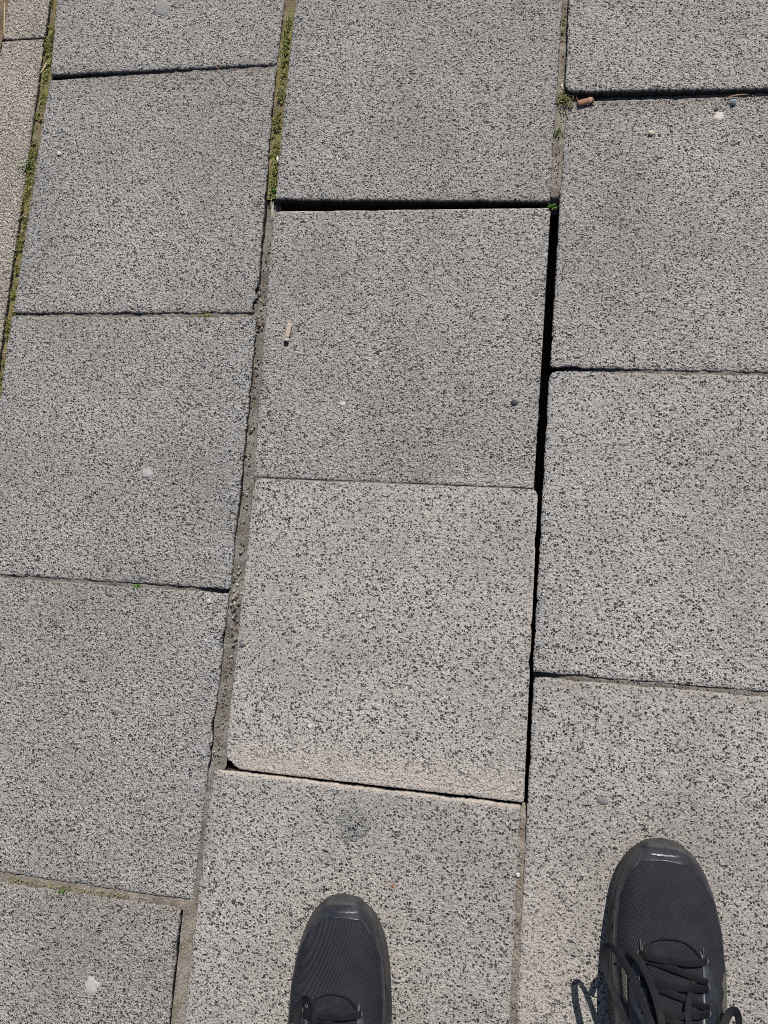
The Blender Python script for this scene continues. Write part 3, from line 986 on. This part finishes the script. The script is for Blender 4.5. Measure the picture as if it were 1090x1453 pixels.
class Shoe:
    def __init__(S, loc, rz, side, label):
        # side +1: right foot (outer side = +x); -1: left foot
        S.side = side
        S.root = link(bpy.data.objects.new('shoe', None))
        S.root.location = loc
        S.root.rotation_euler.z = rz
        tag(S.root, label, 'shoe', 'pair of black trainers')

    def w(S, s):
        i, o = smooth_tab(TI, s), smooth_tab(TO, s)
        return (-i, o) if S.side > 0 else (-o, i)

    def U(S, s, th, off=0.0):
        """upper surface; th 0..1 from left edge over the top to right edge"""
        l, r = S.w(s + 0.0035)
        l, r = l + 0.002 * min(1, (r - l) / 0.05), r - 0.002 * min(1, (r - l) / 0.05)
        cx, a = (l + r) / 2, (r - l) / 2
        H = smooth_tab(HT, s)
        an = math.pi * (1 - th)
        c, sn = math.cos(an), math.sin(an)
        ridge = min(1.0, max(0.0, (s - 0.075) / 0.07))
        pw = 0.74 + 0.28 * ridge
        pz = 0.72 - 0.05 * ridge
        x = cx + a * math.copysign(abs(c) ** pw, c)
        z = 0.021 + H * sn ** pz
        # crown a little towards the big toe
        x += -S.side * 0.003 * sn
        # crease of the toe box
        z += 0.0009 * mn.noise(Vector((x * 60, s * 60, S.side * 2.0)))
        return Vector((x, -s - 0.0035, z))

    def Un(S, s, th, off):
        p = S.U(s, th)
        e = 0.002
        du = S.U(s + e, th) - S.U(max(0.0, s - e), th)
        dv = S.U(s, min(1, th + 0.01)) - S.U(s, max(0, th - 0.01))
        n = dv.cross(du)
        if n.length < 1e-12:
            n = Vector((0, 0, 1))
        n.normalize()
        if n.z < 0 and 0.05 < th < 0.95:
            n = -n
        return p + n * off

    def grid(S, name, fs_th, nu, nv, mat, off=0.0, parent=None, skirt=True, fade=None):
        """fs_th(u,v)->(s,th); raised by off with a skirt to the surface below"""
        vs_, fs = [], []
        for i in range(nu + 1):
            for j in range(nv + 1):
                s, th = fs_th(i / nu, j / nv)
                o = off
                if off and skirt and (i in (0, nu) or j in (0, nv)):
                    o = -0.0006
                vs_.append(S.Un(s, th, o) if off else S.U(s, th))
        for i in range(nu):
            for j in range(nv):
                a = i * (nv + 1) + j
                fs.append((a, a + 1, a + nv + 2, a + nv + 1))
        o = mesh_obj(name, vs_, fs, mat, parent or S.root)
        if sum(p.normal.z for p in o.data.polygons) < 0:
            o.data.flip_normals()
        return o

    def sole(S):
        st = []
        n = 70
        ss = [0.29 * (0.5 - 0.5 * math.cos(math.pi * i / n)) for i in range(n + 1)]
        left = [(S.w(s)[0], -s) for s in ss]
        right = [(S.w(s)[1], -s) for s in ss]
        outline = left[:-1] + right[::-1][:-1]
        N = len(outline)
        pr = [(-.006, .000), (-.0015, .003), (0.0, .007), (-.0008, .0085), (0.0003, .010), (0.0002, .014), (-.0008, .0150), (0.0002, .016), (-.0002, .0195), (-.0012, .0205), (-.0006, .0215), (-.0012, .0255), (-.0032, .0275), (-.008, .0270)]
        vs_, fs = [], []
        for k, (o, z) in enumerate(pr):
            for q in range(N):
                x, y = outline[q]
                x1, y1 = outline[(q + 1) % N]
                x0, y0 = outline[q - 1]
                t = Vector((x1 - x0, y1 - y0)).normalized()
                nrm = Vector((t.y, -t.x))
                if nrm.dot(Vector((x, y + 0.13))) < 0:
                    nrm = -nrm
                s = -y
                spring = 0.011 * max(0, 1 - s / 0.065) ** 1.7
                hh = 1.0 + 0.25 * max(0, (s - 0.1) / 0.19)
                vs_.append(Vector((x + nrm.x * o, y + nrm.y * o, spring + z * hh * (0.80 if s < 0.03 else 0.80 + 0.2 * min(1, (s - .03) / .05)))))
        for k in range(len(pr) - 1):
            for q in range(N):
                q2 = (q + 1) % N
                fs.append((k * N + q, k * N + q2, (k + 1) * N + q2, (k + 1) * N + q))
        # cap bottom and top (tip ring loops)
        half = len(left)
        for k in (0, len(pr) - 1):
            for i in range(n):
                a, b = i, i + 1
                ra = (N - i) % N
                rb = N - i - 1
                if b >= n:
                    b = n
                fs.append((k * N + a, k * N + (b if b < N else 0), k * N + rb, k * N + ra) if ra != a and rb != b else (k * N + a, k * N + b, k * N + (rb if ra == a else ra)))
        o = mesh_obj('sole', vs_, fs, M_SOLE, S.root)
        import bmesh
        bm = bmesh.new()
        bm.from_mesh(o.data)
        bmesh.ops.recalc_face_normals(bm, faces=bm.faces)
        bm.to_mesh(o.data)
        bm.free()
        return o

    def upper(S):
        # vamp and sides, open over the foot behind the throat
        def f(u, v):
            return (0.0 + 0.205 * u ** 1.25, v)
        S.grid('upper', f, 60, 56, M_MESH)
        # heel part with collar
        vs_, fs = [], []
        n = 40
        for i in range(n + 1):
            t = i / n
            # around the heel from left s=.2 to right s=.2
            if t < 0.5:
                s = 0.2 + 0.083 * math.sin(t * math.pi)
                x = S.w(s)[0] + 0.004
            else:
                s = 0.2 + 0.083 * math.sin(t * math.pi)
                x = S.w(s)[1] - 0.004
            x *= 1.0 if 0.03 < abs(t - 0.5) else 0.6 * abs(t - 0.5) / 0.03 + 0.4
            back = math.sin(t * math.pi)
            top = 0.088 + 0.004 * back - 0.024 * math.sin(t * math.pi * 2) ** 2
            prof = [(1.0, 0.022), (1.03, 0.04), (0.97, 0.065), (0.86, top - 0.006), (0.82, top), (0.76, top - 0.003), (0.76, top - 0.02), (0.84, 0.03)]
            for (kx, z) in prof:
                yy = -s + (1 - kx) * 0.04 * back
                vs_.append(Vector((x * kx, yy, z)))
        K = 8
        for i in range(n):
            for j in range(K - 1):
                a = i * K + j
                fs.append((a, a + 1, a + K + 1, a + K))
        mesh_obj('heel_counter', vs_, fs, M_MESH, S.root)
        vs_, fs = [], []
        for i in range(20):
            s = 0.12 + 0.165 * i / 19
            l, r = S.w(s)
            vs_ += [Vector((l * 0.85, -s, 0.032)), Vector((r * 0.85, -s, 0.032))]
        for i in range(19):
            fs.append((i * 2, i * 2 + 1, i * 2 + 3, i * 2 + 2))
        mesh_obj('insole', vs_, fs, M_LINING, S.root)

    def toe_cap(S):
        def f(u, v):
            d = abs(2 * v - 1)
            lim = 0.0105 + 0.005 * d + 0.060 * max(0, (d - 0.42) / 0.58) ** 1.6
            return (0.0004 + (lim - 0.0004) * u, 0.012 + 0.976 * v)
        S.grid('toe_cap', f, 22, 56, M_TOE, 0.0008)

    def side_overlay(S, sgn, s0, s1):
        # narrow smooth band that follows the sole
        def f(u, v):
            s = s0 + (s1 - s0) * u
            hi = 0.10 + 0.10 * u
            th = v * hi + 0.012
            return (s, th if sgn < 0 else 1 - th)
        S.grid('side_overlay', f, 30, 8, M_TOE, 0.0007)

    def quad(S, name, q, mat, off=0.0009, n=10):
        def f(u, v):
            s = (q[0][0] * (1 - v) + q[1][0] * v) * (1 - u) + (q[3][0] * (1 - v) + q[2][0] * v) * u
            t = (q[0][1] * (1 - v) + q[1][1] * v) * (1 - u) + (q[3][1] * (1 - v) + q[2][1] * v) * u
            return (s, t)
        return S.grid(name, f, n, n, mat, off)

    def tongue(S):
        def f(u, v):
            s0 = 0.0655 + 0.009 * (2 * v - 1) ** 2
            return (s0 + (0.225 - s0) * u, 0.385 + 0.23 * v)
        S.grid('tongue', f, 30, 16, M_TONGUE, 0.0016)
        # raised seam that frames the throat
        pts = []
        for i in range(17):
            v = i / 16
            pts.append(S.Un(0.0645 + 0.012 * (2 * v - 1) ** 2, 0.37 + 0.26 * v, 0.0012))
        S.cord('throat_seam', pts, 0.0018, 0.0012, M_LACE)

    def cord(S, name, pts, wdt, thk, mat, parent=None, up=None, sub=5, twist=0.0):
        # Catmull-Rom sweep of a flattened oval
        P = [Vector(p) for p in pts]
        C = []
        for i in range(len(P) - 1):
            p0, p1, p2, p3 = P[max(0, i - 1)], P[i], P[i + 1], P[min(len(P) - 1, i + 2)]
            for k in range(sub):
                t = k / sub
                C.append(0.5 * ((2 * p1) + (p2 - p0) * t + (2 * p0 - 5 * p1 + 4 * p2 - p3) * t * t + (3 * p1 - p0 - 3 * p2 + p3) * t ** 3))
        C.append(P[-1])
        rings = []
        for i, c in enumerate(C):
            d = (C[min(i + 1, len(C) - 1)] - C[max(0, i - 1)]).normalized()
            u = Vector(up) if up else Vector((0, 0, 1))
            sd2 = d.cross(u)
            if sd2.length < 0.05:
                sd2 = d.cross(Vector((1, 0, 0)))
            sd2.normalize()
            nn = sd2.cross(d).normalized()
            tw = twist * i / len(C)
            s2 = sd2 * math.cos(tw) + nn * math.sin(tw)
            n2 = nn * math.cos(tw) - sd2 * math.sin(tw)
            sq = lambda v: math.copysign(abs(v) ** 0.55, v)
            rings.append([c + s2 * sq(math.cos(a / 12 * 6.2832)) * wdt / 2 + n2 * sq(math.sin(a / 12 * 6.2832)) * thk / 2 for a in range(12)])
        v, f = tube_geo(rings)
        o = mesh_obj(name, v, f, mat, parent or S.root)
        return o

    def eyestay(S, sgn, mat):
        # the panel beside the throat that carries the eyelets
        def f(u, v):
            s = 0.069 + 0.012 * v + (0.20 - 0.069 - 0.012 * v) * u
            th = 0.375 - 0.035 * u * 0 - (0.105 + 0.05 * math.sin(min(1, u * 1.5) * math.pi / 2)) * v * min(1, 0.40 + u * 5)
            return (s, th if sgn < 0 else 1 - th)
        S.grid('eyestay', f, 34, 12, mat, 0.0022)

    def eyelet(S, s, th):
        a = S.Un(s - 0.0022, th, 0.0024)
        m = S.Un(s, th, 0.0042)
        b = S.Un(s + 0.0022, th, 0.0024)
        S.cord('eyelet', [a, m, b], 0.0012, 0.0012, M_THREAD, sub=4)


def base_shoe(loc, rz, side, label):
    S = Shoe(loc, rz, side, label)
    S.sole()
    S.upper()
    S.toe_cap()
    S.side_overlay(-1, 0.03, 0.2)
    S.side_overlay(1, 0.03, 0.2)
    S.tongue()
    S.eyestay(-1, M_TOE)
    S.eyestay(1, M_TOE)
    for i in range(5):
        for sg in (-1, 1):
            th = 0.345 - 0.006 * i
            S.eyelet(0.078 + 0.017 * i, th if sg < 0 else 1 - th)
    for sg in (-1, 1):
        S.cord('edge_stitch', [S.Un(0.0690 + 0.024 * q / 5, (0.372 if sg < 0 else 0.628) + sg * 0.012 * (1 - q / 5), 0.0026) for q in range(6)], 0.0006, 0.0006, M_THREAD)
    # cross lacing
    for i in range(5):
        s = 0.078 + 0.017 * i
        tl = 0.345 - 0.006 * i
        a = S.Un(s, tl, 0.0026)
        b = S.Un(s + 0.001, 0.42, 0.0062)
        m = S.Un(s + 0.002, 0.5, 0.0068)
        c = S.Un(s + 0.001, 0.58, 0.0062)
        d = S.Un(s + (0.002 if i % 2 else 0.0), 1 - tl, 0.0026)
        S.cord('lace', [a, b, m, c, d], 0.0062, 0.0011, M_LACE)
        if i:
            a = S.Un(s - 0.017 + 0.003, tl + 0.01, 0.0034)
            b = S.Un(s - 0.010, 0.5, 0.0052)
            c = S.Un(s - 0.003, 1 - tl - 0.01, 0.0034)
            S.cord('lace', [a, b, c], 0.0055, 0.0014, M_LACE)
    return S


# right shoe (right in the photograph)
R = base_shoe((0.4240, -0.6155, 0.0005), 0.01, 1, 'black mesh trainer at the right with loose bow laces')
# olive grey side stripes
R.quad('side_stripe', [(0.088, 0.86), (0.112, 0.93), (0.118, 0.905), (0.096, 0.80)], M_STRIPE)
R.quad('side_stripe', [(0.100, 0.845), (0.125, 0.92), (0.133, 0.885), (0.110, 0.80)], M_STRIPE)
R.quad('side_stripe', [(0.092, 0.19), (0.090, 0.25), (0.118, 0.22), (0.118, 0.19)], M_STRIPE)
R.quad('side_stripe', [(0.125, 0.15), (0.125, 0.20), (0.16, 0.16), (0.16, 0.12)], M_STRIPE)


def bow(S, pts, w_=0.0060, t_=0.0010, twist=0.0):
    S.cord('lace', [Vector(p) for p in pts], w_, t_, M_LACE, sub=8, twist=twist)


# bow loops: knot sits at about s=.165
K = (0.001, -0.168, 0.112)
bow(R, [K, (-0.012, -0.140, 0.108), (-0.026, -0.108, 0.098), (-0.040, -0.082, 0.088), (-0.052, -0.072, 0.080), (-0.055, -0.086, 0.077), (-0.045, -0.110, 0.088), (-0.028, -0.138, 0.102), (-0.006, -0.166, 0.112)], twist=0.8)
bow(R, [(0.0, -0.165, 0.110), (-0.010, -0.130, 0.101), (-0.016, -0.104, 0.088), (-0.026, -0.084, 0.074), (-0.037, -0.079, 0.067), (-0.043, -0.092, 0.068)], 0.006)
bow(R, [K, (0.016, -0.150, 0.106), (0.030, -0.124, 0.092), (0.041, -0.110, 0.080), (0.049, -0.116, 0.072), (0.048, -0.140, 0.074), (0.034, -0.164, 0.092), (0.008, -0.172, 0.110)], twist=0.5)
bow(R, [K, (0.010, -0.140, 0.100), (0.008, -0.112, 0.086), (0.016, -0.094, 0.073)], 0.005)
R.cord('lace_knot', [(-0.010, -0.168, 0.109), (-0.003, -0.165, 0.115), (0.005, -0.168, 0.115), (0.011, -0.172, 0.109)], 0.010, 0.008, M_LACE)

L = base_shoe((0.1425, -0.6965, 0.0005), 0.085, -1, 'black mesh trainer at the left with dusty scuffed toe')
L.root.scale.x = 0.955
L.root.location.x += 0.0012
L.quad('side_stripe', [(0.088, 0.80), (0.10, 0.88), (0.118, 0.87), (0.112, 0.80)], M_STRIPE)
L.quad('side_stripe', [(0.092, 0.18), (0.090, 0.24), (0.118, 0.21), (0.118, 0.18)], M_STRIPE)
K = (0.0, -0.168, 0.112)
bow(L, [K, (-0.006, -0.130, 0.104), (-0.010, -0.098, 0.088), (-0.016, -0.076, 0.074), (-0.025, -0.070, 0.067), (-0.031, -0.082, 0.069), (-0.028, -0.110, 0.085), (-0.016, -0.145, 0.104), K], twist=0.7)
bow(L, [K, (0.018, -0.150, 0.106), (0.034, -0.124, 0.090), (0.046, -0.112, 0.076), (0.052, -0.122, 0.070), (0.046, -0.145, 0.076), (0.02, -0.165, 0.104)], twist=0.5)
bow(L, [K, (-0.02, -0.145, 0.104), (-0.038, -0.125, 0.088), (-0.047, -0.12, 0.075)], 0.005)
L.cord('lace_knot', [(-0.010, -0.168, 0.109), (-0.003, -0.165, 0.115), (0.005, -0.168, 0.115), (0.011, -0.172, 0.109)], 0.010, 0.008, M_LACE)

strip('joint_sand', [(8, 56, -0.1, 2.2), (40, 55, 0.3, 2.2), (64, 54, -0.2, 2.2)], M_SAND, 15, kerb, 0.0004)
